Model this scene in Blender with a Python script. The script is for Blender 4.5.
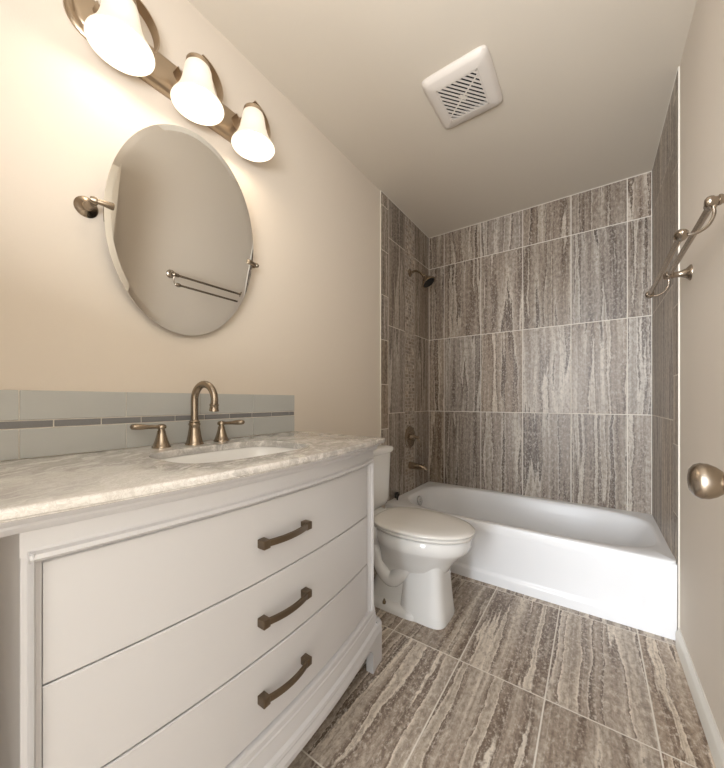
import bpy, bmesh, math, random
from mathutils import Vector, Matrix
random.seed(7)
PI = math.pi
S = bpy.context.scene
for o in list(bpy.data.objects): bpy.data.objects.remove(o)
COL = S.collection

# ------------------------------------------------------------------ camera
CX, CY, CZ, YAW = 1.178, 0.0, 1.046, 0.61
cd = bpy.data.cameras.new('camera'); cam = bpy.data.objects.new('camera', cd); COL.objects.link(cam)
cam.location = (CX, CY, CZ); cam.rotation_euler = (PI/2, 0, YAW)
cd.sensor_fit = 'HORIZONTAL'; cd.sensor_width = 36.0; cd.lens = 36.0*330.9/724
cd.shift_y = 17.0/724; cd.clip_start = 0.01
S.camera = cam
# ------------------------------------------------------------------ world + unseen area lights added as fill: hall daylight and ceiling bounce
w = bpy.data.worlds.new('world'); S.world = w; w.use_nodes = True
w.node_tree.nodes['Background'].inputs[0].default_value = (0.93, 0.96, 1.0, 1)
w.node_tree.nodes['Background'].inputs[1].default_value = 1.0
def area(name, loc, rot, sx, sy, power, col):
    l = bpy.data.lights.new(name, 'AREA'); l.shape = 'RECTANGLE'; l.size = sx; l.size_y = sy; l.energy = power; l.color = col
    o = bpy.data.objects.new(name, l); COL.objects.link(o); o.location = loc; o.rotation_euler = rot; return o
area('hall_fill_light', (0.52, -2.5, 1.35), (PI/2, 0, -0.22), 1.1, 2.3, 132, (0.90, 0.95, 1.0))  # added fill standing in for daylight through the doorway, no window there
area('bounced_flash', (1.05, -0.14, 1.40), (PI-math.radians(16), 0, 0), 0.5, 0.4, 18, (0.93, 0.96, 1.0))
S.view_settings.view_transform = 'Standard'; S.view_settings.look = 'None'
S.view_settings.exposure = 0.6; S.view_settings.gamma = 1.0; S.view_settings.use_curve_mapping = False
LAMP_W = 0.52          # watts of each bulb of the vanity light
SHADE_E = 0.32

# ------------------------------------------------------------------ node helpers
class NT:
    def __init__(s, name):
        s.m = bpy.data.materials.new(name); s.m.use_nodes = True; s.t = s.m.node_tree
        s.b = s.t.nodes['Principled BSDF']
    def n(s, typ, ins=None, **kw):
        nd = s.t.nodes.new(typ)
        for k, v in kw.items(): setattr(nd, k, v)
        for k, v in (ins or {}).items(): s.put(nd.inputs[k], v)
        return nd
    def put(s, sock, v):
        if isinstance(v, bpy.types.NodeSocket): s.t.links.new(v, sock)
        else: sock.default_value = v
    def m_(s, op, a, b=0.0, c=0.0):
        nd = s.n('ShaderNodeMath', {0: a, 1: b, 2: c}, operation=op); return nd.outputs[0]
    def noise(s, vec, scale=1.0, detail=3.0, rough=0.5, dim='3D'):
        nd = s.n('ShaderNodeTexNoise', {'Vector': vec, 'Scale': scale, 'Detail': detail, 'Roughness': rough}, noise_dimensions=dim)
        return nd.outputs[0]
    def vec(s, x, y, z=0.0): return s.n('ShaderNodeCombineXYZ', {0: x, 1: y, 2: z}).outputs[0]
    def ramp(s, fac, stops, interp='LINEAR'):
        nd = s.n('ShaderNodeValToRGB', {0: fac}); cr = nd.color_ramp; cr.interpolation = interp
        while len(cr.elements) < len(stops): cr.elements.new(0.5)
        for e, (p, c) in zip(cr.elements, stops):
            e.position = p; e.color = (c if len(c) == 4 else (*c, 1)) if hasattr(c, '__len__') else (c, c, c, 1)
        return nd.outputs[0]
    def mix(s, f, a, b, mode='MIX'):
        nd = s.n('ShaderNodeMix', data_type='RGBA', blend_type=mode)
        s.put(nd.inputs[0], f); s.put(nd.inputs[6], a if not isinstance(a, tuple) else (*a[:3], 1)); s.put(nd.inputs[7], b if not isinstance(b, tuple) else (*b[:3], 1))
        return nd.outputs[2]
    def bump(s, h, strength=0.3, dist=0.002):
        s.put(s.b.inputs['Normal'], s.n('ShaderNodeBump', {'Height': h, 'Strength': strength, 'Distance': dist}).outputs[0])
    def set(s, **k):
        for a, v in k.items(): s.put(s.b.inputs[a.replace('_', ' ')], v)
        return s.m

def srgb(r, g, b):
    f = lambda c: (c/255)/12.92 if c/255 <= 0.04045 else (((c/255)+0.055)/1.055)**2.4
    return (f(r), f(g), f(b), 1)

def plain(name, col, rough=0.5, metal=0.0, spec=0.5, bump=None, coat=0.0):
    t = NT(name); t.set(Base_Color=col, Roughness=rough, Metallic=metal)
    t.b.inputs['Specular IOR Level'].default_value = spec; t.b.inputs['Coat Weight'].default_value = coat
    g = t.n('ShaderNodeNewGeometry')
    sc, st = bump or (40, 0.02)
    t.bump(t.noise(g.outputs['Position'], sc, 2.0), st, 0.001)
    return t.m

PAINT = plain('wall_paint', srgb(214, 203, 189), 0.75, spec=0.3, bump=(220, 0.25))
CEIL = plain('ceiling_paint', srgb(207, 197, 182), 0.8, spec=0.25, bump=(180, 0.25))
TRIMW = plain('trim_paint', srgb(225, 221, 212), 0.4)
CAULK = plain('caulk', srgb(222, 216, 205), 0.6)
CABW = plain('cabinet_paint', srgb(203, 202, 204), 0.33, spec=0.45, bump=(60, 0.03))
PORC = plain('porcelain', srgb(230, 229, 227), 0.12, spec=0.5, coat=0.3)
TUBM = plain('tub_enamel', srgb(232, 232, 233), 0.28, spec=0.4)
SEATM = plain('seat_plastic', srgb(230, 227, 222), 0.2)
FANW = plain('fan_plastic', srgb(214, 206, 197), 0.4)
DARK = plain('dark_matte', srgb(24, 20, 18), 0.9)  # near-black: painted shade behind the fan slots, also plain dark parts
BLACKP = plain('black_plastic', srgb(22, 20, 20), 0.4)
NICKEL = plain('brushed_nickel', srgb(170, 158, 144), 0.27, 1.0, bump=(400, 0.04))
BRONZE = plain('faucet_nickel', srgb(160, 146, 129), 0.26, 1.0, bump=(400, 0.04))
PEWTER = plain('pull_pewter', srgb(122, 108, 92), 0.38, 1.0, bump=(300, 0.08))
LAMPM = plain('fixture_nickel', srgb(182, 165, 144), 0.34, 1.0, bump=(300, 0.04))
CHROME = plain('chrome', srgb(200, 200, 200), 0.12, 1.0)
DOORP = plain('door_paint', srgb(214, 202, 184), 0.5)
HALL = plain('hall_paint', srgb(220, 214, 204), 0.7)
GROUTG = plain('glass_grout', srgb(214, 208, 198), 0.8)
GLASST = plain('glass_tile', srgb(180, 181, 178), 0.12, spec=0.6, coat=0.5)
STRIPT = plain('accent_glass', srgb(122, 121, 122), 0.3, bump=(300, 0.3))

def mirror_mat():
    t = NT('mirror_silver'); t.set(Base_Color=(0.86, 0.86, 0.84, 1), Metallic=1.0, Roughness=0.01)
    g = t.n('ShaderNodeNewGeometry'); t.put(t.b.inputs['Roughness'], t.ramp(t.noise(g.outputs['Position'], 3), [(0, 0.0), (1, 0.01)]))
    return t.m
MIRROR = mirror_mat()

def shade_mat():
    t = NT('frosted_shade'); t.set(Base_Color=srgb(205, 196, 184), Roughness=0.5)
    g = t.n('ShaderNodeNewGeometry')
    z = t.n('ShaderNodeSeparateXYZ', {0: g.outputs['Position']}).outputs[2]
    hot = t.n('ShaderNodeMapRange', {0: z, 1: 2.165, 2: 2.08, 3: 0.62, 4: 1.0}).outputs[0]
    t.put(t.b.inputs['Emission Color'], (1.0, 0.84, 0.66, 1))
    t.put(t.b.inputs['Emission Strength'], t.m_('MULTIPLY', hot, SHADE_E))
    return t.m
SHADE = shade_mat()
def bulb_mat():
    t = NT('lit_bulb'); t.set(Base_Color=(1, 1, 1, 1)); t.put(t.b.inputs['Emission Color'], (1.0, 0.88, 0.72, 1)); t.put(t.b.inputs['Emission Strength'], 6.0)
    return t.m
BULB = bulb_mat()

def marble():
    t = NT('veined_marble'); g = t.n('ShaderNodeNewGeometry'); P = g.outputs['Position']
    s = t.n('ShaderNodeSeparateXYZ', {0: P}); x, y, z = s.outputs
    wv = t.m_('MULTIPLY', t.m_('SUBTRACT', t.noise(P, 9, 5, 0.6), 0.5), 0.14)
    d1 = t.m_('ADD', t.m_('ADD', t.m_('MULTIPLY', x, 0.80), t.m_('MULTIPLY', y, 0.62)), wv)     # across the veins
    d2 = t.m_('SUBTRACT', t.m_('MULTIPLY', y, 0.80), t.m_('MULTIPLY', x, 0.62))
    v = t.vec(t.m_('MULTIPLY', d1, 22.0), t.m_('MULTIPLY', d2, 5.0), t.m_('MULTIPLY', z, 8.0))
    r = t.m_('ABSOLUTE', t.m_('SUBTRACT', t.noise(v, 1.6, 5, 0.62), 0.5))
    vein = t.ramp(r, [(0.0, 1.0), (0.05, 0.7), (0.13, 0.0)])
    cloud = t.ramp(t.noise(v, 0.9, 4, 0.6), [(0.40, 0.0), (0.72, 1.0)])
    fine = t.ramp(t.m_('ABSOLUTE', t.m_('SUBTRACT', t.noise(v, 4.5, 5, 0.7), 0.5)), [(0, 0.8), (0.06, 0.0)])
    gate = t.ramp(t.noise(P, 5.0, 2), [(0.36, 0.0), (0.52, 1.0)])
    c = t.mix(t.m_('MULTIPLY', cloud, 0.45), srgb(232, 229, 225), srgb(190, 184, 177))
    c = t.mix(t.m_('MULTIPLY', t.m_('MULTIPLY', vein, gate), 0.7), c, srgb(146, 143, 140))
    c = t.mix(t.m_('MULTIPLY', fine, 0.5), c, srgb(170, 163, 154))
    t.set(Base_Color=c, Roughness=0.16); t.b.inputs['Coat Weight'].default_value = 0.25
    return t.m
MARBLE = marble()

def travertine(name, across, along, a0, b0, wa=0.304, wb=0.615, tone=1.0, seed=0.0, gw=0.0030, rough=0.42, grout=(220, 212, 200), joint_b=True):
    """vein-cut travertine-look porcelain tile; grain runs along 'along'"""
    t = NT(name); g = t.n('ShaderNodeNewGeometry')
    s = t.n('ShaderNodeSeparateXYZ', {0: g.outputs['Position']}); ax = dict(x=s.outputs[0], y=s.outputs[1], z=s.outputs[2])
    A, B = ax[across], ax[along]
    ta = t.m_('DIVIDE', t.m_('SUBTRACT', A, a0), wa); tb = t.m_('DIVIDE', t.m_('SUBTRACT', B, b0), wb)
    ia, ib = t.m_('FLOOR', ta), t.m_('FLOOR', tb); fa, fb = t.m_('FRACT', ta), t.m_('FRACT', tb)
    wn = t.n('ShaderNodeTexWhiteNoise', {'Vector': t.vec(ia, ib, seed)}, noise_dimensions='3D')
    rc = t.n('ShaderNodeSeparateColor', {0: wn.outputs['Color']}); r1, r2, r3 = rc.outputs
    P3 = t.vec(t.m_('ADD', A, t.m_('MULTIPLY', r1, 9.0)), t.m_('ADD', B, t.m_('MULTIPLY', r2, 7.0)), seed)
    w1 = t.m_('MULTIPLY', t.m_('SUBTRACT', t.noise(P3, 4, 3, 0.55), 0.5), 0.045)
    w2 = t.m_('MULTIPLY', t.m_('SUBTRACT', t.noise(P3, 38, 4, 0.72), 0.5), 0.016)
    aw = t.m_('ADD', t.m_('ADD', t.m_('ADD', A, w1), w2), t.m_('MULTIPLY', r1, 9.0))
    as_ = t.m_('ADD', t.m_('ADD', A, t.m_('MULTIPLY', w1, 0.4)), t.m_('MULTIPLY', r1, 9.0))
    bo = t.m_('MULTIPLY', r2, 7.0); Bo = t.m_('ADD', B, bo)
    band = t.noise(t.vec(t.m_('MULTIPLY', aw, 10.5), t.m_('MULTIPLY', Bo, 0.36), seed), 1.0, 2.6, 0.55)
    streak = t.noise(t.vec(t.m_('MULTIPLY', as_, 85.0), t.m_('MULTIPLY', Bo, 0.6), seed), 1.0, 3.0, 0.6)
    mott = t.noise(t.vec(t.m_('MULTIPLY', aw, 75.0), t.m_('MULTIPLY', Bo, 34.0), seed), 1.0, 5.0, 0.72)
    pits = t.noise(t.vec(t.m_('MULTIPLY', A, 130.0), t.m_('MULTIPLY', B, 75.0), r1), 1.0, 4.0, 0.65)
    k = lambda c: tuple(x*tone for x in srgb(*c)[:3]) + (1,)
    c = t.ramp(band, [(0.27, k((160, 147, 134))), (0.36, k((146, 132, 119))), (0.39, k((106, 91, 79))), (0.407, k((80, 67, 57))), (0.419, k((204, 193, 179))), (0.45, k((170, 158, 145))), (0.52, k((146, 132, 119))), (0.552, k((112, 97, 85))), (0.562, k((104, 89, 77))), (0.574, k((208, 197, 183))), (0.61, k((176, 164, 150))), (0.70, k((150, 137, 124)))])
    c = t.mix(t.ramp(streak, [(0.36, 0.42), (0.48, 0.0)]), c, k((108, 94, 83)))
    c = t.mix(t.ramp(streak, [(0.56, 0.0), (0.68, 0.40)]), c, k((206, 197, 185)))
    c = t.mix(t.ramp(mott, [(0.40, 0.5), (0.49, 0.0)]), c, k((104, 91, 81)))
    c = t.mix(t.ramp(mott, [(0.53, 0.0), (0.63, 0.45)]), c, k((208, 200, 188)))
    pm = t.ramp(band, [(0.34, 0.2), (0.385, 0.9), (0.41, 0.9), (0.43, 0.1), (0.50, 0.2), (0.55, 0.8), (0.58, 0.2)])
    c = t.mix(t.m_('MULTIPLY', pm, t.ramp(pits, [(0.55, 0.0), (0.62, 0.7)])), c, k((206, 197, 186)))
    c = t.mix(t.m_('MULTIPLY', pm, t.ramp(pits, [(0.38, 0.8), (0.45, 0.0)])), c, k((72, 60, 52)))
    hsv = t.n('ShaderNodeHueSaturation', {'Color': c, 'Value': t.n('ShaderNodeMapRange', {0: r3, 3: 0.86, 4: 1.12}).outputs[0], 'Saturation': t.n('ShaderNodeMapRange', {0: r2, 3: 0.90, 4: 1.28}).outputs[0]})
    c = hsv.outputs[0]
    ea = t.m_('MULTIPLY', t.m_('MINIMUM', fa, t.m_('SUBTRACT', 1.0, fa)), wa)
    e = ea
    if joint_b:
        eb = t.m_('MULTIPLY', t.m_('MINIMUM', fb, t.m_('SUBTRACT', 1.0, fb)), wb)
        e = t.m_('MINIMUM', ea, eb)
    gm = t.n('ShaderNodeMapRange', {0: e, 1: gw*0.6, 2: gw, 3: 1.0, 4: 0.0}).outputs[0]
    c = t.mix(gm, c, srgb(*grout))
    t.set(Base_Color=c, Roughness=t.n('ShaderNodeMapRange', {0: gm, 3: rough, 4: 0.85}).outputs[0])
    t.bump(t.m_('SUBTRACT', t.m_('MULTIPLY', streak, 0.25), gm), 0.35, 0.0015)
    return t.m
RZ = 0.344     # a horizontal joint of the shower tile
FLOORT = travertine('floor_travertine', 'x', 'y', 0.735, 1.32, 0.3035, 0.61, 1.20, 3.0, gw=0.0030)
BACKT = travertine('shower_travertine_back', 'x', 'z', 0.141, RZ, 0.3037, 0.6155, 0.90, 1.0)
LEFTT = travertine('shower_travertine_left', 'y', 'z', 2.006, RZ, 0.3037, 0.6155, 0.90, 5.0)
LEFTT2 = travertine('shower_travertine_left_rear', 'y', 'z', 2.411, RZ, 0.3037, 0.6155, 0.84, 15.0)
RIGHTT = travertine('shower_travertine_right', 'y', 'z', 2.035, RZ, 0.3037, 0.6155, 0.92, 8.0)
NOSET = travertine('bullnose_travertine', 'y', 'z', 1.85, RZ-0.1, 0.30, 0.305, 0.95, 11.0)
MOSAICT = travertine('mosaic_travertine', 'y', 'z', 2.252, RZ, 0.0525, 0.026, 1.0, 21.0, gw=0.0022, grout=(190, 180, 168))

# ------------------------------------------------------------------ mesh helpers
def link(name, bm, mat, parent=None, smooth=35, recalc=True):
    if recalc: bmesh.ops.recalc_face_normals(bm, faces=bm.faces)
    me = bpy.data.meshes.new(name); bm.to_mesh(me); bm.free()
    for m in (mat if isinstance(mat, (list, tuple)) else [mat]): me.materials.append(m)
    if smooth:
        for p in me.polygons: p.use_smooth = True
        try: me.set_sharp_from_angle(angle=math.radians(smooth))
        except Exception: pass
    o = bpy.data.objects.new(name, me); COL.objects.link(o)
    if parent is not None: o.parent = parent; o.matrix_parent_inverse = Matrix.Translation(-parent.location)
    return o
def thing(name, label, cat, loc=(0, 0, 0), group=None):
    o = bpy.data.objects.new(name, None); COL.objects.link(o); o.location = loc; o.empty_display_size = 0.05
    o['label'] = label; o['category'] = cat
    if group: o['group'] = group
    return o
def tag(o, label, cat, group=None):
    o['label'] = label; o['category'] = cat
    if group: o['group'] = group
    return o
def struct(o): o['kind'] = 'structure'; return o
def add_box(bm, lo, hi, bev=0.0, seg=2, rot=None, piv=None):
    vs = [bm.verts.new((x, y, z)) for x in (lo[0], hi[0]) for y in (lo[1], hi[1]) for z in (lo[2], hi[2])]
    F = [(0,1,3,2),(4,6,7,5),(0,4,5,1),(2,3,7,6),(0,2,6,4),(1,5,7,3)]
    fs = [bm.faces.new([vs[i] for i in f]) for f in F]
    if bev:
        es = list({e for f in fs for e in f.edges})
        r = bmesh.ops.bevel(bm, geom=es, offset=bev, segments=seg, affect='EDGES', profile=0.5)
        vs = list({v for f in r['faces'] for v in f.verts} | {v for v in vs if v.is_valid})
    if rot is not None:
        bmesh.ops.rotate(bm, verts=[v for v in vs if v.is_valid], cent=piv or Vector(((lo[0]+hi[0])/2, (lo[1]+hi[1])/2, (lo[2]+hi[2])/2)), matrix=rot)
def box(name, lo, hi, mat, parent=None, bev=0.0, **k):
    bm = bmesh.new(); add_box(bm, lo, hi, bev); return link(name, bm, mat, parent, **k)
def add_loft(bm, rings, caps=(True, True), closed=True):
    R = [[bm.verts.new(p) for p in r] for r in rings]; n = len(R[0])
    for a, b in zip(R, R[1:]):
        for i in range(n if closed else n-1):
            j = (i+1) % n
            bm.faces.new((a[i], a[j], b[j], b[i]))
    if caps[0]: bm.faces.new(R[0][::-1])
    if caps[1]: bm.faces.new(R[-1])
    return R
def add_lathe(bm, prof, origin, axis, n=32):
    """prof: (distance along the axis, radius)"""
    axis = Vector(axis).normalized(); q = axis.to_track_quat('Z', 'Y'); o = Vector(origin)
    rings = [[o + q @ Vector((max(r, 1e-5)*math.cos(2*PI*i/n), max(r, 1e-5)*math.sin(2*PI*i/n), h)) for i in range(n)] for h, r in prof]
    add_loft(bm, rings)
def add_tube(bm, pts, rad, n=14, caps=(True, True), flat=None):
    pts = [Vector(p) for p in pts]; m = len(pts); rads = rad if hasattr(rad, '__len__') else [rad]*m
    up = None; rings = []
    for i, p in enumerate(pts):
        d = (pts[min(i+1, m-1)] - pts[max(i-1, 0)]).normalized()
        if up is None:
            up = Vector((0, 0, 1)) if abs(d.z) < 0.9 else Vector((0, 1, 0))
        u = (up - d*up.dot(d)).normalized(); v = d.cross(u); up = u
        fu, fv = flat or (1, 1)
        rings.append([p + (u*math.cos(2*PI*k/n)*fu + v*math.sin(2*PI*k/n)*fv)*rads[i] for k in range(n)])
    add_loft(bm, rings, caps)
def smooth_path(pts, sub=8):
    pts = [Vector(p) for p in pts]; P = [pts[0]*2-pts[1]] + pts + [pts[-1]*2-pts[-2]]; out = []
    for i in range(1, len(P)-2):
        a, b, c, d = P[i-1:i+3]
        for k in range(sub):
            t = k/sub
            out.append(0.5*((2*b)+(c-a)*t+(2*a-5*b+4*c-d)*t*t+(3*b-a-3*c+d)*t**3))
    out.append(pts[-1]); return out
def superell(cx, cy, hx, hy, z, n=4.0, N=64):
    r = []
    for i in range(N):
        t = 2*PI*i/N; c, s = math.cos(t), math.sin(t)
        r.append(Vector((cx + hx*math.copysign(abs(c)**(2/n), c), cy + hy*math.copysign(abs(s)**(2/n), s), z)))
    return r
def ss(a, b, x):
    t = min(max((x-a)/(b-a), 0), 1); return t*t*(3-2*t)

# ================================================================== THE ROOM
W, YB, H, YF = 1.479, 2.70, 2.466, -0.10
def quadbox(name, lo, hi, mat): return struct(box(name, lo, hi, mat, smooth=0))
quadbox('floor', (-0.1, -2.7, -0.05), (W+0.6, YB+0.1, 0.0), FLOORT)
quadbox('ceiling', (-0.1, -0.20, H), (W+0.1, YB+0.1, H+0.05), CEIL)
quadbox('wall_left', (-0.1, -0.20, 0), (0.0, YB, H), PAINT)
quadbox('wall_right', (W, -0.20, 0), (W+0.1, YB, H), PAINT)
quadbox('wall_back', (-0.1, YB, 0), (W+0.1, YB+0.1, H), BACKT)
# front wall with the doorway the camera stands in
bm = bmesh.new()
add_box(bm, (0, -0.20, 0), (0.60, YF, H)); add_box(bm, (0.60, -0.20, 2.06), (1.42, YF, H)); add_box(bm, (1.42, -0.20, 0), (W, YF, H))
struct(link('wall_front', bm, PAINT, smooth=0))
# shower linings
T = 0.004
quadbox('wall_shower_left', (0.0, 2.0, 0.30), (T, 2.249, H), LEFTT)
quadbox('wall_shower_left', (0.0, 2.411, 0.30), (T, YB, H), LEFTT2)
quadbox('trim_1', (0.0, 2.249, 0.30), (T+0.0005, 2.411, H), MOSAICT)
quadbox('trim_2', (0.0, 1.905, 0.35), (T, 2.0, H), NOSET)
quadbox('wall_shower_right', (W-T, 2.035, 0.30), (W, YB, H), RIGHTT)
quadbox('trim_3', (W-T, 1.930, 0.35), (W, 2.035, H), NOSET)
# pale caulk lines in the corners of the alcove
bm = bmesh.new()
c = 0.003
add_box(bm, (T, YB-c, 0.345), (T+c, YB, H)); add_box(bm, (W-T-c, YB-c, 0.345), (W-T, YB, H))
add_box(bm, (T, YB-c, H-c*1.3), (W-T, YB, H))
add_box(bm, (T, 1.905, H-c), (T+c, YB, H)); add_box(bm, (W-T-c, 1.930, H-c), (W-T, YB, H))
add_box(bm, (0, 1.899, 0.0), (T+0.001, 1.905, H)); add_box(bm, (W-T-0.001, 1.922, 0.0), (W, 1.930, H))
struct(link('trim_4', bm, CAULK, smooth=0))
# baseboards
def baseboard(name, pts):
    bm = bmesh.new(); prof = [(0, 0), (0.014, 0), (0.014, 0.058), (0.011, 0.068), (0.006, 0.074), (0.004, 0.082), (0, 0.082)]
    (x0, y0), (x1, y1), (nx, ny) = pts
    add_loft(bm, [[Vector((x+nx*a, y+ny*a, b)) for a, b in prof] for x, y in ((x0, y0), (x1, y1))])
    return struct(link(name, bm, TRIMW, smooth=30))
baseboard('baseboard_right', ((W, YF), (W, 1.921), (-1, 0)))
baseboard('baseboard_left', ((0, 1.14), (0, 1.898), (1, 0)))
# door casing + open door leaf against the right wall
bm = bmesh.new()
add_box(bm, (0.585, -0.205, 0), (0.605, YF+0.003, 2.06), 0.002); add_box(bm, (1.41, -0.205, 0), (1.425, YF+0.003, 2.06), 0.002)
add_box(bm, (0.585, -0.205, 2.045), (1.425, YF+0.003, 2.065), 0.002)
struct(link('trim_5', bm, TRIMW))
DX0, DX1 = 1.366, 1.400
door = struct(box('door_1', (DX0, -0.090, 0.012), (DX1, 0.758, 2.03), DOORP, bev=0.0015))
def knob(sign, x0, ln):
    bm = bmesh.new()
    pr = [(0, 0.031), (0.004, 0.031), (0.007, 0.027), (0.009, 0.014), (0.014, 0.0115), (0.022, 0.0115), (0.028, 0.014), (0.034, 0.020), (0.042, 0.0265), (0.052, 0.0310), (0.062, 0.0315), (0.070, 0.028), (0.0755, 0.020), (0.0775, 0.010), (0.078, 0.0)]
    add_lathe(bm, [(h*ln*0.86, r*0.86) for h, r in pr], (x0, 0.715, 0.9235), (sign, 0, 0), 40)
    return link('door_knob', bm, NICKEL, door, smooth=50)
knob(-1, DX0, 1.0); knob(1, DX1, 0.82)
bm = bmesh.new()
for z in (0.25, 1.05, 1.82): add_tube(bm, [(DX1+0.004, -0.088, z-0.045), (DX1+0.004, -0.088, z+0.045)], 0.006, 12)
link('hinge', bm, NICKEL, door)
# unseen hall walls, added so light bounces in through the doorway
quadbox('wall_hall_left', (-0.1, -2.7, 0), (-0.05, -0.20, 2.6), HALL)
quadbox('wall_hall_right', (2.0, -2.7, 0), (2.05, -0.20, 2.6), HALL)

# ================================================================== BATHTUB
TY0, TY1, TX0, TX1, TZ = 1.962, YB-0.002, 0.002, W-0.002, 0.346
tub = thing('bathtub', 'white alcove bathtub with recessed apron panel below the striped tile', 'bathtub', (W/2, 2.33, 0))
def build_tub():
    bm = bmesh.new(); N = 96
    cx, cy = 0.755, 2.327
    def ring(hx, hy, z, n, dx=0, dy=0): return superell(cx+dx, cy+dy, hx, hy, z, n, N)
    # deck outline (rounded front lip) as polar-matched rectangle
    def rect(ix, z, iy0=0, iyb=0):
        out = []
        x0, x1, y0, y1 = TX0+ix, TX1-ix, TY0+iy0, TY1-iyb
        for i in range(N):
            t = 2*PI*i/N; c, s = math.cos(t), math.sin(t)
            k = 60.0
            px = cx + (x1-cx if c > 0 else cx-x0)*math.copysign(abs(c)**(2/k), c); py = cy + (y1-cy if s > 0 else cy-y0)*math.copysign(abs(s)**(2/k), s)
            out.append(Vector((px, py, z)))
        return out
    rings = [rect(0, TZ-0.05), rect(0, TZ-0.010), rect(0.0, TZ-0.004, 0.0015), rect(0.0, TZ, 0.006),
             ring(0.700, 0.337, TZ+0.001, 4.6), ring(0.690, 0.327, TZ, 4.2), ring(0.683, 0.319, TZ-0.006, 4.0), ring(0.678, 0.313, TZ-0.02, 3.9)]
    for t, hx, hy, n, dx in ((0.08, 0.660, 0.300, 3.9, -0.012), (0.16, 0.635, 0.285, 3.9, -0.03), (0.24, 0.600, 0.265, 3.9, -0.05), (0.275, 0.575, 0.25, 3.9, -0.06), (0.292, 0.545, 0.225, 3.9, -0.07), (0.298, 0.50, 0.19, 3.6, -0.08)):
        rings.append(ring(hx, hy, TZ-t, n, dx))
    rings.append(ring(0.02, 0.02, TZ-0.300, 2, -0.08))
    add_loft(bm, rings, (False, True))
    return link('basin', bm, TUBM, tub, smooth=50, recalc=False)
bs = build_tub()
# make sure the shell faces up
def flip_if(o, down=True):
    s = sum(p.normal.z*p.area for p in o.data.polygons)
    if s < 0: o.data.flip_normals()
flip_if(bs)
def build_apron():
    bm = bmesh.new(); NX, NZ = 180, 60; z0, z1 = 0.0, TZ-0.012
    px0, px1, pz0, R = 0.10, 1.375, 0.050, 0.07
    V = []
    for j in range(NZ+1):
        row = []
        z = z0+(z1-z0)*j/NZ
        for i in range(NX+1):
            x = TX0+(TX1-TX0)*i/NX
            # signed distance inside the rounded panel, open at the top
            qx = max(px0+R-x, x-(px1-R), 0.0); qz = max(pz0+R-z, 0.0)
            d = R - math.hypot(qx, qz) if (qx > 0 or qz > 0) else R
            d = min(d, R)
            dep = 0.011*ss(-0.002, 0.018, d)*(1-ss(0.10, 0.30, z)*0.8)
            lean = 0.010*(1-z/z1)
            row.append(bm.verts.new((x, TY0 + dep - lean*0 + 0.006*(1-z/z1), z)))
        V.append(row)
    for j in range(NZ):
        for i in range(NX): bm.faces.new((V[j][i], V[j][i+1], V[j+1][i+1], V[j+1][i]))
    # thickness: back sheet edges
    B = [[bm.verts.new((v.co.x, TY0+0.05, v.co.z)) for v in (V[0][0], V[0][-1])], [bm.verts.new((v.co.x, TY0+0.05, v.co.z)) for v in (V[-1][0], V[-1][-1])]]
    bm.faces.new((B[0][0], B[1][0], B[1][1], B[0][1]))
    bm.faces.new([V[0][i] for i in range(NX, -1, -1)] + [B[0][0], B[0][1]])
    bm.faces.new([V[-1][i] for i in range(NX+1)] + [B[1][1], B[1][0]])
    bm.faces.new([V[j][0] for j in range(NZ+1)] + [B[1][0], B[0][0]])
    bm.faces.new([V[j][-1] for j in range(NZ, -1, -1)] + [B[0][1], B[1][1]])
    return link('apron', bm, TUBM, tub, smooth=40)
build_apron()
bm = bmesh.new(); add_lathe(bm, [(0, 0.036), (0.006, 0.036), (0.010, 0.033), (0.011, 0.012), (0.014, 0.010), (0.015, 0)], (0.086, 2.327, 0.284), (1, 0, 0.22), 36)
link('overflow_plate', bm, CHROME, tub)
bm = bmesh.new(); add_lathe(bm, [(0, 0.034), (0.003, 0.033), (0.004, 0.02), (0.010, 0.018), (0.012, 0)], (0.28, 2.327, TZ-0.300), (0, 0, 1), 32)
link('drain', bm, CHROME, tub)
# black curly tie lying on the tub ledge
bm = bmesh.new()
pts = []
for i in range(41):
    a = i/40*2*PI*1.6
    pts.append((0.030+0.004*math.sin(a*0.7), 2.085+0.022*math.cos(a)-0.0004*i, TZ+0.027+0.020*math.sin(a)+0.002*math.cos(3*a)))
pts = [(0.050, 2.055, TZ+0.005), (0.042, 2.06, TZ+0.006)] + pts
add_tube(bm, smooth_path(pts, 3), 0.0045, 8)
tag(link('cable_tie', bm, BLACKP), 'small black curled plastic tie lying on the tub ledge behind the toilet tank', 'plastic tie')

# ================================================================== SHOWER FITTINGS
SY = 2.33
sh = thing('shower', 'brushed nickel shower on a bent arm high on the mosaic strip of the tiled wall', 'shower', (T, SY, 2.03))
bm = bmesh.new(); add_lathe(bm, [(0, 0.030), (0.003, 0.030), (0.009, 0.022), (0.012, 0.012), (0.013, 0)], (T, SY, 2.045), (1, 0, 0)); link('wall_flange', bm, BRONZE, sh)
bm = bmesh.new(); add_tube(bm, smooth_path([(T, SY, 2.045), (0.05, SY, 2.05), (0.085, SY, 2.035), (0.125, SY, 1.995)], 8), 0.0085); link('shower_arm', bm, BRONZE, sh)
bm = bmesh.new(); add_lathe(bm, [(-0.012, 0.014), (0.0, 0.016), (0.008, 0.014), (0.016, 0.024), (0.034, 0.037), (0.052, 0.048), (0.060, 0.054), (0.066, 0.0545), (0.068, 0.050), (0.067, 0.0)], (0.127, SY, 1.993), (0.55, 0, -0.83), 36); link('spray_head', bm, BRONZE, sh)
bm = bmesh.new(); add_lathe(bm, [(0.066, 0.048), (0.0695, 0.046), (0.070, 0)], (0.127, SY, 1.993), (0.55, 0, -0.83), 36); link('spray_face', bm, DARK, sh)
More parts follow.
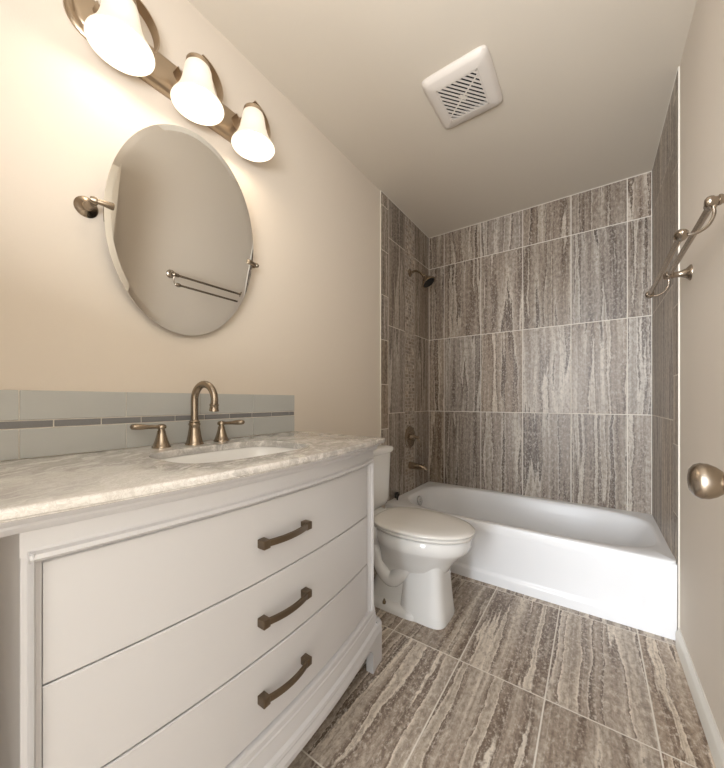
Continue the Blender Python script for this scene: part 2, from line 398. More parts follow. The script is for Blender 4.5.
sv = thing('shower_valve', 'round brushed nickel shower valve plate with lever above the tub spout', 'shower valve', (T, SY, 0.765))
bm = bmesh.new(); add_lathe(bm, [(0, 0.085), (0.004, 0.085), (0.010, 0.078), (0.013, 0.060), (0.014, 0.045), (0.012, 0.030), (0.013, 0)], (T, SY, 0.765), (1, 0, 0), 48); link('escutcheon', bm, BRONZE, sv)
bm = bmesh.new(); add_lathe(bm, [(0.010, 0.026), (0.03, 0.022), (0.045, 0.019), (0.05, 0.013), (0.075, 0.011), (0.082, 0.009), (0.084, 0)], (T, SY, 0.765), (1, 0, 0), 28)
link('valve_stem', bm, BRONZE, sv)
bm = bmesh.new(); add_tube(bm, smooth_path([(0.070, SY, 0.765), (0.076, SY+0.015, 0.745), (0.080, SY+0.030, 0.715), (0.083, SY+0.038, 0.690)], 5), [0.008]*5+[0.006]*6+[0.0075]*5, flat=(1, 0.7)); link('lever', bm, BRONZE, sv)
ts = thing('tub_spout', 'brushed nickel tub spout on the tiled wall just above the bathtub', 'tub spout', (T, SY, 0.55))
bm = bmesh.new()
rr = []
for s_, dz, rv, rh in ((0, 0, 0.027, 0.027), (0.012, 0, 0.027, 0.027), (0.05, -0.001, 0.024, 0.024), (0.10, -0.005, 0.021, 0.022), (0.13, -0.010, 0.019, 0.020), (0.145, -0.016, 0.013, 0.016), (0.149, -0.020, 0.004, 0.006)):
    rr.append([Vector((T+s_, SY+rh*math.cos(2*PI*k/24), 0.545+dz+rv*math.sin(2*PI*k/24))) for k in range(24)])
add_loft(bm, rr); link('spout_body', bm, BRONZE, ts, smooth=50)
bm = bmesh.new(); add_lathe(bm, [(0, 0.014), (0.016, 0.013), (0.018, 0.010), (0.018, 0)], (0.138, SY, 0.530), (0, 0, -1), 20); link('spout_outlet', bm, BRONZE, ts)
bm = bmesh.new(); add_lathe(bm, [(0, 0.003), (0.012, 0.003), (0.013, 0.0065), (0.020, 0.0065), (0.021, 0)], (0.125, SY, 0.548), (0, 0, 1), 14); link('diverter_knob', bm, BRONZE, ts)

# ================================================================== TOILET
TCY = 1.535
toi = thing('toilet', 'white two-piece toilet with closed lid between vanity and tub', 'toilet', (0.38, TCY, 0))
def egg(x0, x1, hy, z, N=56, p=2.3, sharp=0.0, cyo=0.0):
    z = z+0.022*ss(0.12, 0.30, z); hy = hy*(1-0.05*ss(0.3, 0.38, z))
    """outline with rounder front (x1) ; back half squarer"""
    xm = x0+(x1-x0)*0.42; out = []
    for i in range(N):
        t = 2*PI*i/N; c, s = math.cos(t), math.sin(t)
        if c > 0: x = xm+(x1-xm)*abs(c)**(2/2.1); y = hy*math.copysign(abs(s)**(2/2.1), s)
        else: x = xm-(xm-x0)*abs(c)**(2/p); y = hy*math.copysign(abs(s)**(2/p), s)
        out.append(Vector((x, TCY+cyo+y, z)))
    return out
bm = bmesh.new()
# rim band, bowl, waist and pedestal in one body
rings = [egg(0.24, 0.690, 0.165, 0.385), egg(0.232, 0.700, 0.176, 0.384), egg(0.228, 0.705, 0.181, 0.378), egg(0.228, 0.706, 0.182, 0.350),
         egg(0.232, 0.700, 0.178, 0.330), egg(0.236, 0.690, 0.170, 0.318), egg(0.238, 0.676, 0.160, 0.305), egg(0.24, 0.650, 0.143, 0.280), egg(0.245, 0.622, 0.124, 0.250),
         egg(0.25, 0.603, 0.108, 0.220, p=3), egg(0.25, 0.560, 0.082, 0.190, p=3), egg(0.23, 0.560, 0.078, 0.15, p=4), egg(0.21, 0.560, 0.078, 0.10, p=4),
         egg(0.20, 0.560, 0.083, 0.05, p=5), egg(0.195, 0.560, 0.087, 0.016, p=5), egg(0.195, 0.560, 0.086, 0.0, p=5)]
add_loft(bm, rings)
bowl = link('bowl', bm, PORC, toi, smooth=60)
# flat-sided front column of the pedestal
bm = bmesh.new()
def col(x0, x1, hy, z, n=5): return superell((x0+x1)/2, TCY, (x1-x0)/2, hy, z, n, 48)
add_loft(bm, [col(0.375, 0.612, 0.107, 0.0, 4.5), col(0.375, 0.613, 0.108, 0.012, 4.5), col(0.380, 0.607, 0.103, 0.06, 4.5), col(0.388, 0.600, 0.097, 0.13, 4.5), col(0.394, 0.594, 0.092, 0.20, 4.5), col(0.40, 0.594, 0.091, 0.25, 4.2), col(0.41, 0.60, 0.092, 0.30, 4.0)])
link('pedestal_column', bm, PORC, toi, smooth=60)
# trapway bulge along both sides and foot flange
for sgn in (-1, 1):
    bm = bmesh.new()
    P = smooth_path([(0.44, TCY+sgn*0.062, 0.255), (0.385, TCY+sgn*0.066, 0.19), (0.335, TCY+sgn*0.066, 0.145), (0.285, TCY+sgn*0.066, 0.17), (0.245, TCY+sgn*0.066, 0.24), (0.215, TCY+sgn*0.06, 0.31)], 8)
    add_tube(bm, P, [0.040]*len(P), 18)
    link('trapway', bm, PORC, toi, smooth=60)
bm = bmesh.new()
add_loft(bm, [col(0.19, 0.50, 0.118, 0.0, 5), col(0.19, 0.50, 0.118, 0.018, 5), col(0.195, 0.495, 0.112, 0.030, 5), col(0.205, 0.485, 0.095, 0.040, 5)])
link('foot_flange', bm, PORC, toi, smooth=60)
for sgn in (-1, 1):
    bm = bmesh.new(); add_lathe(bm, [(0, 0.009), (0.010, 0.009), (0.014, 0.006), (0.022, 0.004), (0.023, 0)], (0.31, TCY+sgn*0.108, 0.030), (0, 0, 1), 14); link('floor_bolt', bm, PEWTER, toi)
# seat ring and lid
bm = bmesh.new()
add_loft(bm, [egg(0.236, 0.708, 0.180, 0.388), egg(0.228, 0.716, 0.187, 0.392), egg(0.227, 0.718, 0.188, 0.399), egg(0.233, 0.713, 0.184, 0.404)])
link('seat', bm, SEATM, toi, smooth=60)
bm = bmesh.new()
add_loft(bm, [egg(0.228, 0.714, 0.185, 0.407, p=2.6), egg(0.221, 0.722, 0.190, 0.409, p=2.6), egg(0.219, 0.724, 0.192, 0.415, p=2.6), egg(0.224, 0.720, 0.188, 0.421, p=2.6), egg(0.245, 0.700, 0.172, 0.426, p=2.6), egg(0.30, 0.64, 0.12, 0.429), egg(0.40, 0.52, 0.04, 0.430)])
link('lid', bm, SEATM, toi, smooth=60)
for sgn in (-1, 1):
    bm = bmesh.new(); add_box(bm, (0.205, TCY+sgn*0.075-0.022, 0.405), (0.245, TCY+sgn*0.075+0.022, 0.440), 0.007, 3); link('hinge', bm, SEATM, toi)
# tank
bm = bmesh.new()
def rr_(x0, x1, hy, z, n=9, N=64): return superell((x0+x1)/2, TCY, (x1-x0)/2, hy, z, n, N)
add_loft(bm, [rr_(0.03, 0.150, 0.175, 0.428), rr_(0.026, 0.165, 0.186, 0.438), rr_(0.022, 0.172, 0.192, 0.47), rr_(0.016, 0.180, 0.206, 0.740)])
link('tank', bm, PORC, toi, smooth=50)
bm = bmesh.new()
add_loft(bm, [rr_(0.016, 0.184, 0.210, 0.741), rr_(0.012, 0.190, 0.217, 0.746), rr_(0.011, 0.193, 0.220, 0.755), rr_(0.012, 0.192, 0.219, 0.768), rr_(0.018, 0.184, 0.212, 0.776), rr_(0.04, 0.16, 0.19, 0.779)])
link('tank_lid', bm, PORC, toi, smooth=50)
bm = bmesh.new(); add_loft(bm, [rr_(0.07, 0.27, 0.10, 0.30, 4), rr_(0.06, 0.29, 0.125, 0.34, 4), rr_(0.055, 0.30, 0.135, 0.37, 4), rr_(0.055, 0.30, 0.13, 0.408, 4), rr_(0.06, 0.17, 0.11, 0.430, 4)])
link('tank_shelf', bm, PORC, toi, smooth=50)
bm = bmesh.new(); add_tube(bm, [(0.183, TCY-0.155, 0.70), (0.203, TCY-0.155, 0.70)], 0.011); add_tube(bm, [(0.200, TCY-0.155, 0.70), (0.205, TCY-0.11, 0.695), (0.205, TCY-0.08, 0.692)], 0.007)
link('flush_lever', bm, CHROME, toi)

# ================================================================== VANITY
VC, VX, SAG = 0.615, 0.456, 0.046
def skew(y): return 0.024*min(max((VC+0.5-y)/1.0, 0), 1)      # the cabinet stands a touch off square
def bow(y, hw=0.50): return SAG*(1-min(1.0, ((y-VC)/hw)**2)) + skew(y)
def sweep(bm, prof, y0, y1, x0=VX, n=48, flex=None, stations=None):
    """closed profile (dx, z) swept along the bowed front"""
    ys = stations or [y0+(y1-y0)*i/n for i in range(n+1)]
    rings = []
    for y in ys:
        pf = flex(y) if flex else prof
        rings.append([Vector(((x0+bow(y)+a) if a > -0.5 else -a-1, y, z)) for a, z in pf])
    add_loft(bm, rings)
van = thing('bathroom_vanity', 'white bow-front vanity cabinet with three drawers under a marble top', 'cabinet', (0.25, VC, 0))
CY0, CY1 = VC-0.503, VC+0.496
FR = 0.024          # frame stile width at the drawer ends
D0, D1 = CY0+FR, CY1-0.055
# carcass: sides, back, posts and the recessed front behind the drawers
bm = bmesh.new()
add_box(bm, (0.012, CY0, 0.16), (VX-0.049, CY0+0.018, 0.878)); add_box(bm, (0.012, CY1-0.018, 0.16), (VX-0.049, CY1, 0.878)); add_box(bm, (0.0125, CY0+0.018, 0.16), (0.022, CY1-0.018, 0.878))
sweep(bm, [(-0.045, 0.16), (-0.024, 0.16), (-0.024, 0.73), (-0.045, 0.73)], CY0+0.003, CY1-0.003)
link('carcass', bm, CABW, van, smooth=30)
# stiles with stepped moulding at both ends
for side in (0, 1):
    bm = bmesh.new()
    a, b = (CY0, D0) if side == 0 else (CY1, D1)
    d = b-a
    def st(y_, x_): return (y_, x_)
    B_ = lambda f: VX+bow(a+d*f)
    pr = [(a, VX-0.05), (a, VX+bow(a)-0.002), (a+d*0.05, VX+bow(a+d*.05)), (a+d*0.38, B_(.38)-0.001), (a+d*0.97, B_(.97)-0.003), (a+d*0.97, VX-0.05)]
    add_loft(bm, [[Vector((x, y, z)) for y, x in pr] for z in (0.155, 0.8785)])
    r0 = [(0.30, -0.02), (0.30, 0.001), (0.36, 0.003), (0.40, 0.010), (0.50, 0.014), (0.60, 0.010), (0.66, 0.003), (0.78, 0.002), (0.82, -0.004), (0.82, -0.02)]
    add_loft(bm, [[Vector((B_(f)+q, a+d*f, z)) for f, q in r0] for z in (0.228, 0.8185)])
    link('stile', bm, CABW, van, smooth=25)
# frieze, crown below the top, bead above the drawers
bm = bmesh.new(); sweep(bm, [(-0.03, 0.812), (0.0, 0.812), (0.0, 0.879), (-0.03, 0.879)], CY0-0.0006, CY1+0.0006); link('frieze', bm, CABW, van, smooth=25)
def crown_prof(o=0.0): return [(-0.02, 0.8785), (0.020+o, 0.8785), (0.020+o, 0.874), (0.016+o, 0.869), (0.012+o, 0.865), (0.012+o, 0.861), (0.008+o, 0.855), (0.002+o, 0.850), (-0.02, 0.850)]
bm = bmesh.new(); sweep(bm, crown_prof(), CY0-0.026, CY1+0.014)
for ya, s_ in ((CY0, -1), (CY1, 1)):
    add_loft(bm, [[Vector((x, ya+s_*(a if a > 0 else 0), z)) for a, z in crown_prof(-0.004)] for x in (0.02, VX+bow(ya))])
link('crown_moulding', bm, CABW, van, smooth=25)
bm = bmesh.new(); sweep(bm, [(-0.03, 0.799), (-0.004, 0.799), (0.0, 0.802), (0.009, 0.8035), (0.014, 0.809), (0.011, 0.815), (0.002, 0.818), (0.000, 0.822), (-0.03, 0.822)], CY0+0.32*FR, CY1-0.32*0.055); link('bead_moulding', bm, CABW, van, smooth=40)
# drawers
ZD = [(0.605, 0.7975), (0.4185, 0.602), (0.230, 0.4145)]
for z0, z1 in ZD:
    bm = bmesh.new(); e = 0.0025
    sweep(bm, [(-0.022, z0), (-0.004-e, z0), (-0.004, z0+e), (-0.004, z1-e), (-0.004-e, z1), (-0.022, z1)], D0+0.0008, D1-0.0015)
    dr = link('drawer', bm, CABW, van, smooth=25)
    zc = (z0+z1)/2-0.002; yc = (D0+D1)/2; L = 0.0735
    bm = bmesh.new()
    for s_ in (-1, 1):
        y = yc+s_*L; x = VX+bow(y)-0.004
        add_box(bm, (x-0.001, y-0.010, zc-0.0105), (x+0.025, y+0.010, zc+0.0105), 0.0015, 2)
    rg = []
    for i in range(25):
        y = yc-L+2*L*i/24; t = (y-yc)/L; x = VX+bow(yc+L)-0.004+0.016+0.013*(1-t*t)
        hz = 0.0085
        rg.append([Vector((x, y, zc-hz)), Vector((x+0.0065, y, zc-hz+0.0015)), Vector((x+0.0065, y, zc+hz-0.0015)), Vector((x, y, zc+hz))])
    add_loft(bm, rg)
    link('drawer_pull', bm, PEWTER, dr, smooth=30)
# base moulding, skirt and bracket feet
bm = bmesh.new()
BY0, BY1 = VC-0.527, VC+0.527
sweep(bm, [(-0.03, 0.150), (0.012, 0.150), (0.012, 0.186), (0.009, 0.196), (0.009, 0.203), (0.006, 0.206), (0.006, 0.220), (0.003, 0.226), (-0.004, 0.228), (-0.03, 0.228)], CY0-0.004, CY1+0.004)
link('base_moulding', bm, CABW, van, smooth=25)
def skirt(y):
    e = min(y-BY0, BY1-y)
    fw = 0.080
    if e < fw: zb = 0.0
    else:
        t = min((e-fw)/0.035, 1.0); zb = 0.078+0.030*math.sin(t*PI/2)
    return [(-0.010, zb), (0.022, zb), (0.022, 0.118), (0.024, 0.124), (0.021, 0.134), (0.019, 0.140), (0.022, 0.147), (0.020, 0.156), (0.012, 0.163), (0.008, 0.168), (-0.010, 0.168)]
yy = [BY0, BY0+0.04, BY0+0.0799, BY0+0.0801] + [BY0+0.08+0.035*i/8 for i in range(1, 9)]
mid = [BY0+0.115+(BY1-BY0-0.23)*i/40 for i in range(1, 40)]
yy = yy + mid + [BY0+BY1-y for y in reversed(yy)]
bm = bmesh.new(); sweep(bm, None, 0, 0, flex=skirt, stations=yy)
for ya, s_ in ((CY0, -1), (CY1, 1)):
    pr = [(0, 0.105), (0.022, 0.105), (0.022, 0.118), (0.024, 0.124), (0.021, 0.134), (0.019, 0.140), (0.022, 0.147), (0.018, 0.157), (0.008, 0.168), (0, 0.168)]
    add_loft(bm, [[Vector((x, ya+s_*min(a, 0.024), z)) for a, z in pr] for x in (0.02, VX+0.02)])
    for xa, xb in ((0.02, 0.09), (VX-0.05, VX+0.012+skew(ya))):
        add_box(bm, (xa, min(ya, ya+s_*0.022), 0.0), (xb, max(ya, ya+s_*0.022), 0.12))
link('base_skirt', bm, CABW, van, smooth=25)

# marble countertop
SCX, SCY, SHX, SHY = 0.300, 0.600, 0.150, 0.212
def counter():
    bm = bmesh.new()
    y0, y1, X0 = VC-0.540, VC+0.522, VX+0.046
    # outline counter-clockwise, starting back left
    o = [(0.002, y1), (0.002, y0)]
    front = []
    n = 60; R = 0.02
    def fx(y): return X0+0.048*(1-((y-VC)/0.522)**2)+0.026*(y1-y)
    pts = [(0.002, y0)]
    for i in range(7):
        a = -PI/2+PI/2*i/6
        pts.append((fx(y0+R)-R+R*math.cos(a), y0+R+R*math.sin(a)))
    for i in range(1, n): y = y0+R+(y1-y0-2*R)*i/n; pts.append((fx(y), y))
    for i in range(7):
        a = PI/2*i/6
        pts.append((fx(y1-R)-R+R*math.cos(a), y1-R+R*math.sin(a)))
    pts.append((0.002, y1))
    P = [Vector((a, b)) for a, b in pts]; m = len(P)
    def off(d):
        out = []
        for i, p in enumerate(P):
            if i in (0, m-1):
                out.append(Vector((p.x, p.y+(d if i == 0 else -d)))); continue
            t = (P[(i+1) % m]-P[i-1]).normalized(); nrm = Vector((-t.y, t.x))
            out.append(p+nrm*d)
        return out
    prof = [(0.010, 0.9000), (0.005, 0.8995), (0.002, 0.898), (0.0, 0.895), (0.0, 0.890), (0.001, 0.886), (0.004, 0.8835), (0.005, 0.8835), (0.006, 0.881), (0.010, 0.8795)]
    loops = [[bm.verts.new((q.x, q.y, z)) for q in off(d)] for d, z in prof]
    for a, b in zip(loops, loops[1:]):
        for i in range(m): j = (i+1) % m; bm.faces.new((a[i], a[j], b[j], b[i]))
    def hole(z, g=0.0): return [bm.verts.new(p) for p in superell(SCX, SCY, SHX-g, SHY-g, z, 3.6, 80)]
    ht, h2, hb = hole(0.9000, -0.0015), hole(0.8985), hole(0.8795)
    for a, b in ((ht, h2), (h2, hb)):
        for i in range(80): j = (i+1) % 80; bm.faces.new((a[i], a[j], b[j], b[i]))
    for lo, ho in ((loops[0], ht), (loops[-1], hb)):
        es = []
        for L in (lo, ho):
            for i in range(len(L)):
                e = bm.edges.get((L[i], L[(i+1) % len(L)])) or bm.edges.new((L[i], L[(i+1) % len(L)])); es.append(e)
        bmesh.ops.triangle_fill(bm, use_beauty=True, use_dissolve=False, edges=es)
    return link('countertop', bm, MARBLE, smooth=30)
for o_ in [o for o in bpy.data.objects if o == toi]: o_.location.x += 0.007
tag(counter(), 'white and grey veined marble countertop with a bowed front edge on the vanity', 'countertop')
# undermount sink
snk = thing('sink', 'white undermount sink set into the marble countertop', 'sink', (SCX, SCY, 0.72))
bm = bmesh.new()
def sr(g, z, n=3.6): return superell(SCX, SCY, SHX+g, SHY+g, z, n, 80)
add_loft(bm, [sr(0.02, 0.868), sr(0.02, 0.879), sr(0.003, 0.879), sr(0.0, 0.876), sr(-0.006, 0.84), sr(-0.018, 0.79), sr(-0.035, 0.762), sr(-0.065, 0.748, 3), sr(-0.10, 0.745, 2.4), superell(SCX-0.02, SCY, 0.02, 0.02, 0.743, 2, 80),
              superell(SCX-0.02, SCY, 0.03, 0.03, 0.728, 2, 80), sr(-0.06, 0.732, 3), sr(-0.02, 0.75), sr(0.004, 0.79), sr(0.008, 0.868), sr(0.02, 0.868)], (False, False))
link('basin', bm, PORC, snk, smooth=60)
bm = bmesh.new(); add_lathe(bm, [(0, 0.021), (0.003, 0.021), (0.004, 0.016), (0.007, 0.014), (0.009, 0)], (SCX-0.02, SCY, 0.743), (0, 0, 1), 28); link('drain', bm, BRONZE, snk)

# faucet (widespread)
fau = thing('faucet', 'brushed nickel gooseneck faucet with two lever handles behind the sink', 'faucet', (0.085, 0.598, 0.90))
FX, FY = 0.072, 0.593
bm = bmesh.new()
add_lathe(bm, [(0, 0.0285), (0.004, 0.0285), (0.007, 0.0265), (0.012, 0.0245), (0.030, 0.021), (0.050, 0.0180), (0.062, 0.0165), (0.066, 0.0185), (0.070, 0.0185), (0.073, 0.0155), (0.076, 0.0175), (0.079, 0.0155), (0.083, 0.0125), (0.084, 0)], (FX, FY, 0.90), (0, 0, 1), 36)
link('spout_base', bm, BRONZE, fau, smooth=50)
path = [(FX, FY, 0.978), (FX, FY, 1.048)]
R = 0.043; DX, DY = math.cos(math.radians(15)), math.sin(math.radians(15))
for i in range(1, 15):
    a = PI - (PI+0.20)*i/14
    r = R+R*math.cos(a); path.append((FX+r*DX, FY+r*DY, 1.048+R*1.25*math.sin(a)))
last = Vector(path[-1]); prev = Vector(path[-2]); d = (last-prev).normalized()
path.append(tuple(last+d*0.008))
bm = bmesh.new(); add_tube(bm, smooth_path(path, 4), 0.0118, 20); link('spout', bm, BRONZE, fau, smooth=50)
bm = bmesh.new(); add_lathe(bm, [(-0.006, 0.012), (-0.004, 0.0145), (0.0, 0.0145), (0.002, 0.013), (0.012, 0.0145), (0.016, 0.0155), (0.019, 0.0155), (0.020, 0.011), (0.019, 0)], last+d*0.006, d, 28); link('aerator', bm, BRONZE, fau, smooth=50)
for sgn, y, ang in ((-1, 0.492, -97), (1, 0.697, 38)):
    bm = bmesh.new()
    add_lathe(bm, [(0, 0.0265), (0.004, 0.0265), (0.006, 0.0245), (0.020, 0.019), (0.040, 0.0135), (0.052, 0.0115), (0.054, 0.0095), (0.058, 0.0095), (0.060, 0.0135), (0.066, 0.0145), (0.071, 0.0115), (0.073, 0.006), (0.074, 0)], (0.064, y, 0.90), (0, 0, 1), 32)
    h = link('handle', bm, BRONZE, fau, smooth=50)
    a = math.radians(ang); ux, uy = math.cos(a), math.sin(a)
    P = [(0.064+ux*s_, y+uy*s_, 0.9655+dz) for s_, dz in ((0, 0), (0.02, 0.000), (0.038, 0.001), (0.055, 0.002), (0.070, 0.003), (0.080, 0.003), (0.083, 0.003))]
    bm = bmesh.new(); add_tube(bm, P, [0.008, 0.0075, 0.009, 0.012, 0.0125, 0.010, 0.004], 20, flat=(0.75, 1.0)); link('lever', bm, BRONZE, h, smooth=50)

# backsplash of glass tiles
bsp = thing('backsplash', 'low grey-green glass tile backsplash with a dark accent strip behind the faucet', 'backsplash', (0.0, 0.595, 0.90))
Y0, Y1 = VC-0.522, 1.110
bm = bmesh.new(); add_box(bm, (0.0008, Y0, 0.9005), (0.0060, Y1, 1.0725)); link('grout_bed', bm, GROUTG, bsp, smooth=0)
bm = bmesh.new()
js = [Y0-0.01]+[0.186+0.230*k for k in range(5)]; js = [Y0-0.044]+[0.186+0.2305*k for k in range(4)]+[Y1+0.0015]
for z0, z1 in ((0.902, 0.9755), (0.9985, 1.073)):
    for a, b in zip(js, js[1:]):
        add_box(bm, (0.0015, max(a, Y0)+0.0012, z0), (0.0085, b-0.0012, z1), 0.0008, 1)
link('glass_tile', bm, GLASST, bsp, smooth=30)
bm = bmesh.new()
ks = [Y0]+[0.147+0.1035*k for k in range(10)]; ks = [k for k in ks if k < Y1-0.01]+[Y1]
for a, b in zip(ks, ks[1:]): add_box(bm, (0.0015, a+0.0015, 0.9785), (0.0082, b-0.0015, 0.9955), 0.0006, 1)
link('accent_strip', bm, STRIPT, bsp, smooth=30)

# ================================================================== MIRROR
MY, MZ, MX, TILT = 0.579, 1.591, 0.078, math.radians(8.6)
mir = thing('mirror', 'tall oval mirror hanging on the left wall above the faucet and below the three lamps', 'mirror', (0, MY, MZ))
HW, HH = 0.241, 0.322
def mp(r, t, off):
    y = HW*math.cos(t); z = HH*math.sin(t)
    k = math.hypot(y, z); 
    y, z = y*(1-r/k), z*(1-r/k)
    return Vector((MX+off*math.cos(TILT)+z*math.sin(TILT), MY+y, MZ+z*math.cos(TILT)-off*math.sin(TILT)))
NM = 128
bm = bmesh.new(); add_loft(bm, [[mp(r, 2*PI*i/NM, o_) for i in range(NM)] for r, o_ in ((0.0, -0.003), (0.0, 0.0023), (0.016, 0.0030))])
link('mirror_glass', bm, MIRROR, mir, smooth=1)
bm = bmesh.new(); add_loft(bm, [[mp(r, 2*PI*i/NM, o_) for i in range(NM)] for r, o_ in ((0.012, -0.010), (0.010, -0.003))])
link('backing_board', bm, DARK, mir, smooth=20)
for sgn in (-1, 1):
    by = MY+sgn*(HW+0.018)
    bm = bmesh.new(); add_lathe(bm, [(0, 0.028), (0.004, 0.028), (0.009, 0.022), (0.013, 0.013), (0.018, 0.010), (0.06, 0.0085), (0.064, 0.0095), (0.066, 0)], (0.0005, by, MZ+0.003), (1, 0, -0.10), 28)
    br = link('pivot_bracket', bm, BRONZE, mir, smooth=50)
    bm = bmesh.new(); ey = by-sgn*0.048
    add_lathe(bm, [(0.0, 0.0), (0.001, 0.007), (0.008, 0.0095), (0.014, 0.0095), (0.016, 0.007), (0.022, 0.0075), (0.050, 0.0098), (0.053, 0.0085), (0.054, 0)], (MX-0.004, by+sgn*0.012, MZ-0.004), (0.16, -sgn, 0), 24)
    link('mirror_clip', bm, BRONZE, br, smooth=50)

# ================================================================== VANITY LIGHT
vl = thing('vanity_light', 'three-lamp brushed nickel wall light bar with frosted bell shades above the mirror', 'wall light', (0, 0.575, 2.13))
LZ, LY = 2.130, (0.362, 0.575, 0.788)
def stadium(x, y0, y1, r, n=16):
    out = []
    for i in range(n+1): a = -PI/2+PI*i/n; out.append(Vector((x, y1-r+r*math.cos(a), LZ+r*math.sin(a))))
    for i in range(n+1): a = PI/2+PI*i/n; out.append(Vector((x, y0+r+r*math.cos(a), LZ+r*math.sin(a))))
    return out
bm = bmesh.new()
def sd(x, g): return stadium(x, 0.270+g, 0.888-g, 0.062-g)
add_loft(bm, [sd(0.001, 0), sd(0.007, 0), sd(0.010, 0.003), sd(0.012, 0.009), sd(0.016, 0.011), sd(0.022, 0.013), sd(0.026, 0.018), sd(0.028, 0.028)])
link('back_plate', bm, LAMPM, vl, smooth=35)
def shade_mesh(cx, cy, zt):
    bm = bmesh.new()
    prof = [(0.000, 0.032), (-0.004, 0.037), (-0.012, 0.040), (-0.030, 0.0425), (-0.050, 0.0460), (-0.070, 0.051), (-0.088, 0.058), (-0.102, 0.0655), (-0.112, 0.0720), (-0.119, 0.0765), (-0.124, 0.0785)]
    inner = [(h+0.001 if i == len(prof)-1 else h, r-0.0035) for i, (h, r) in enumerate(prof)][::-1]
    rings = [[Vector((cx+r*math.cos(2*PI*k/44), cy+r*math.sin(2*PI*k/44), zt+h)) for k in range(44)] for h, r in prof+[(-0.1255, 0.077)]+inner]
    add_loft(bm, rings, (True, True)); return bm
SX, ZT = 0.128, 2.128
for y in LY:
    # C-shaped strap arm standing off the plate
    bm = bmesh.new(); rg = []; cyr, czr, r = y+0.036, 2.152, 0.082
    for i in range(49):
        a = math.radians(86-246*i/48); ww = 0.014*ss(0, 6, i+2) if i < 6 else 0.014
        c_, s_ = math.cos(a), math.sin(a); xc = 0.066
        rg.append([Vector((xc-0.017, cyr+r*c_, czr+r*s_)), Vector((xc+0.017, cyr+r*c_, czr+r*s_)), Vector((xc+0.017, cyr+(r-0.003)*c_, czr+(r-0.003)*s_)), Vector((xc-0.017, cyr+(r-0.003)*c_, czr+(r-0.003)*s_))])
    add_loft(bm, rg)
    link('strap_arm', bm, LAMPM, vl, smooth=30)
    bm = bmesh.new(); add_lathe(bm, [(0, 0.022), (0.004, 0.022), (0.006, 0.012), (SX-0.028, 0.010)], (0.024, y, 2.135), (1, 0, 0), 20)
    add_lathe(bm, [(0, 0.0), (0.0, 0.034), (0.004, 0.036), (0.016, 0.035), (0.018, 0.020), (0.020, 0)], (SX, y, ZT-0.004), (0, 0, 1), 28)
    link('socket_cup', bm, LAMPM, vl, smooth=40)
    s = link('lamp_shade', shade_mesh(SX, y, ZT), SHADE, vl, smooth=60)
    bm = bmesh.new(); bmesh.ops.create_uvsphere(bm, u_segments=20, v_segments=14, radius=0.024); bmesh.ops.translate(bm, verts=bm.verts, vec=(SX, y, ZT-0.070)); add_lathe(bm, [(0, 0.013), (0.045, 0.013), (0.046, 0)], (SX, y, ZT-0.05), (0, 0, 1), 16)
    link('bulb', bm, BULB, vl, smooth=60)
    l = bpy.data.lights.new('bulb_light', 'POINT'); l.energy = LAMP_W; l.color = (1.0, 0.86, 0.69); l.shadow_soft_size = 0.035
    lo = bpy.data.objects.new('bulb_light', l); COL.objects.link(lo); lo.location = (SX, y, ZT-0.108); lo.parent = vl; lo.matrix_parent_inverse = Matrix.Translation(-vl.location)

# ================================================================== TOWEL RACK
tr = thing('towel_rack', 'double-bar brushed nickel towel rack on the right wall', 'towel rack', (W, 1.42, 1.52))
BX, BZ, FX2, FZ2, YA, YZ = 1.416, 1.529, 1.360, 1.465, 1.142, 1.725
for y in (YA, YZ):
    bm = bmesh.new(); pp = [(0, 0.029), (0.003, 0.029), (0.008, 0.024), (0.016, 0.017), (0.030, 0.0120), (0.050, 0.0100), (0.053, 0.0125), (0.057, 0.0125), (0.059, 0.0095), (0.064, 0.0100), (0.068, 0.0130), (0.074, 0.0142), (0.080, 0.0125), (0.0835, 0.008), (0.084, 0)]
    add_lathe(bm, [(h*0.93, r) for h, r in pp], (W-0.0005, y, BZ), (-1, 0, 0), 28)
    p = link('wall_post', bm, NICKEL, tr, smooth=50)
    bm = bmesh.new()
    P = smooth_path([(BX, y, BZ-0.008), (BX+0.001, y, BZ-0.032), (BX-0.009, y, BZ-0.056), (BX-0.028, y, BZ-0.068), (FX2+0.012, y, FZ2-0.004), (FX2, y, FZ2)], 6)
    add_tube(bm, P, 0.0038, 10); link('curved_arm', bm, NICKEL, p, smooth=50)
def bar(x, z, y0, y1, r, name):
    bm = bmesh.new(); add_tube(bm, [(x, y0, z), (x, y1, z)], r, 20); return link(name, bm, NICKEL, tr, smooth=50)
bar(BX, BZ, YA, YZ, 0.0082, 'upper_bar'); bar(FX2, FZ2, YA-0.004, YZ+0.004, 0.0075, 'lower_bar')
for y, s_ in ((YA, -1), (YZ, 1)):
    bm = bmesh.new(); add_lathe(bm, [(-0.024, 0.0078), (-0.020, 0.012), (-0.010, 0.0145), (0.0, 0.0140), (0.010, 0.0095), (0.016, 0.006), (0.018, 0)], (FX2, y, FZ2), (0, s_, 0), 24); link('end_finial', bm, NICKEL, tr, smooth=50)
    bm = bmesh.new(); add_lathe(bm, [(-0.026, 0.0085), (-0.022, 0.0125), (-0.008, 0.0135), (0.004, 0.012), (0.010, 0.008), (0.012, 0)], (BX, y-s_*0.004, BZ), (0, s_, 0), 24); link('bar_collar', bm, NICKEL, tr, smooth=50)

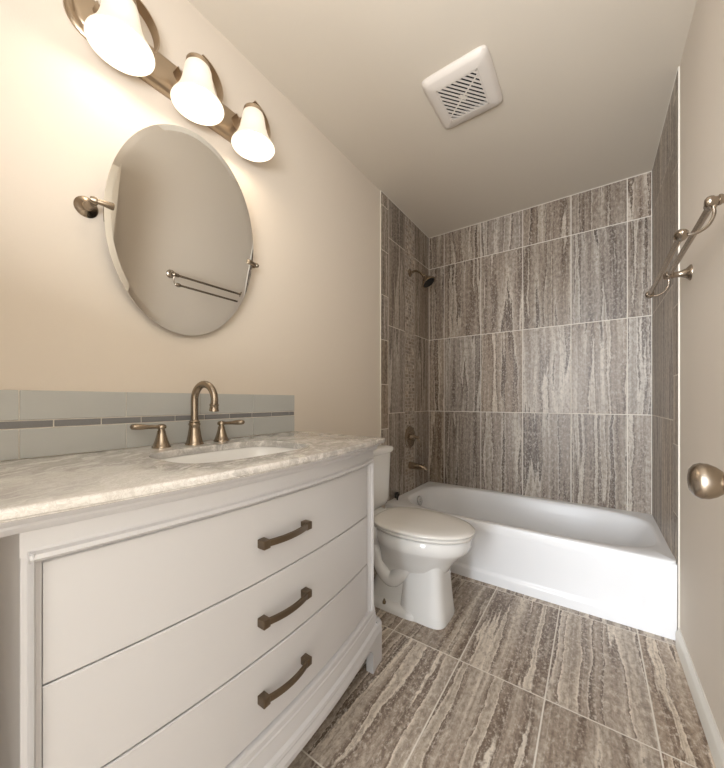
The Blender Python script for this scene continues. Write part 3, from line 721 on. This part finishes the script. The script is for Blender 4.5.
# ================================================================== CEILING FAN GRILLE
fan = thing('exhaust_fan', 'square white ceiling exhaust fan cover with diagonal slots', 'exhaust fan', (0.69, 1.507, H))
FCX, FCY = 0.689, 1.508
bm = bmesh.new()
def fr(hx, hy, z, n=12, dx=0.0, dy=0.0): return superell(FCX+dx, FCY+dy, hx, hy, z, n, 80)
add_loft(bm, [fr(0.143, 0.155, H-0.0005), fr(0.145, 0.157, H-0.004), fr(0.143, 0.155, H-0.012), fr(0.130, 0.142, H-0.022), fr(0.124, 0.136, H-0.026), fr(0.095, 0.103, H-0.029, 30), fr(0.092, 0.100, H-0.0295, 60), fr(0.092, 0.100, H-0.004, 60)], (True, False))
link('fan_cover', bm, FANW, fan, smooth=40)
bm = bmesh.new(); add_box(bm, (FCX-0.097, FCY-0.107, H-0.006), (FCX+0.097, FCY+0.107, H-0.0045)); link('slot_shade_sheet', bm, DARK, fan, smooth=0)  # flat dark sheet, the shade inside the slots put into its colour
def clip(poly, fn):
    out = []
    for i in range(len(poly)):
        a, b = poly[i-1], poly[i]; fa_, fb_ = fn(a), fn(b)
        if (fa_ >= 0) != (fb_ >= 0): t = fa_/(fa_-fb_); out.append(a+(b-a)*t)
        if fb_ >= 0: out.append(b)
    return out
bm = bmesh.new(); hx, hy = 0.0915, 0.0995
ang = math.radians(FAN_ANG) if 'FAN_ANG' in globals() else math.radians(50)
du = Vector((math.cos(ang), math.sin(ang))); dn = Vector((-du.y, du.x))
pitch = 0.0166
def prism(poly, z0, z1):
    if len(poly) < 3: return
    a = [bm.verts.new((FCX+p.x, FCY+p.y, z0)) for p in poly]; b = [bm.verts.new((FCX+p.x, FCY+p.y, z1)) for p in poly]
    bm.faces.new(a); bm.faces.new(b[::-1])
    for i in range(len(poly)): j = (i+1) % len(poly); bm.faces.new((a[i], b[i], b[j], a[j]))
for k in range(-10, 11):
    c0 = k*pitch
    q = [du*-0.3+dn*(c0-0.0038), du*0.3+dn*(c0-0.0038), du*0.3+dn*(c0+0.0038), du*-0.3+dn*(c0+0.0038)]
    for fn in (lambda p: p.x+hx, lambda p: hx-p.x, lambda p: p.y+hy, lambda p: hy-p.y): q = clip(q, fn) if q else q
    prism(q, H-0.0295, H-0.0265)
q = [dn*-0.3+du*-0.003, dn*-0.3+du*0.003, dn*0.3+du*0.003, dn*0.3+du*-0.003]
for fn in (lambda p: p.x+hx, lambda p: hx-p.x, lambda p: p.y+hy, lambda p: hy-p.y): q = clip(q, fn)
prism(q, H-0.0297, H-0.0265)
q = [Vector((a, b)) for a, b in ((-0.018, -0.008), (0.018, -0.008), (0.018, 0.008), (-0.018, 0.008))]
prism([du*p.x+dn*p.y for p in q], H-0.0300, H-0.0265)
for a in ((-hx, -hy, -hx+0.006, hy), (hx-0.006, -hy, hx, hy), (-hx, -hy, hx, -hy+0.006), (-hx, hy-0.006, hx, hy)):
    prism([Vector((a[0], a[1])), Vector((a[2], a[1])), Vector((a[2], a[3])), Vector((a[0], a[3]))], H-0.0296, H-0.0265)
link('grille', bm, FANW, fan, smooth=0)
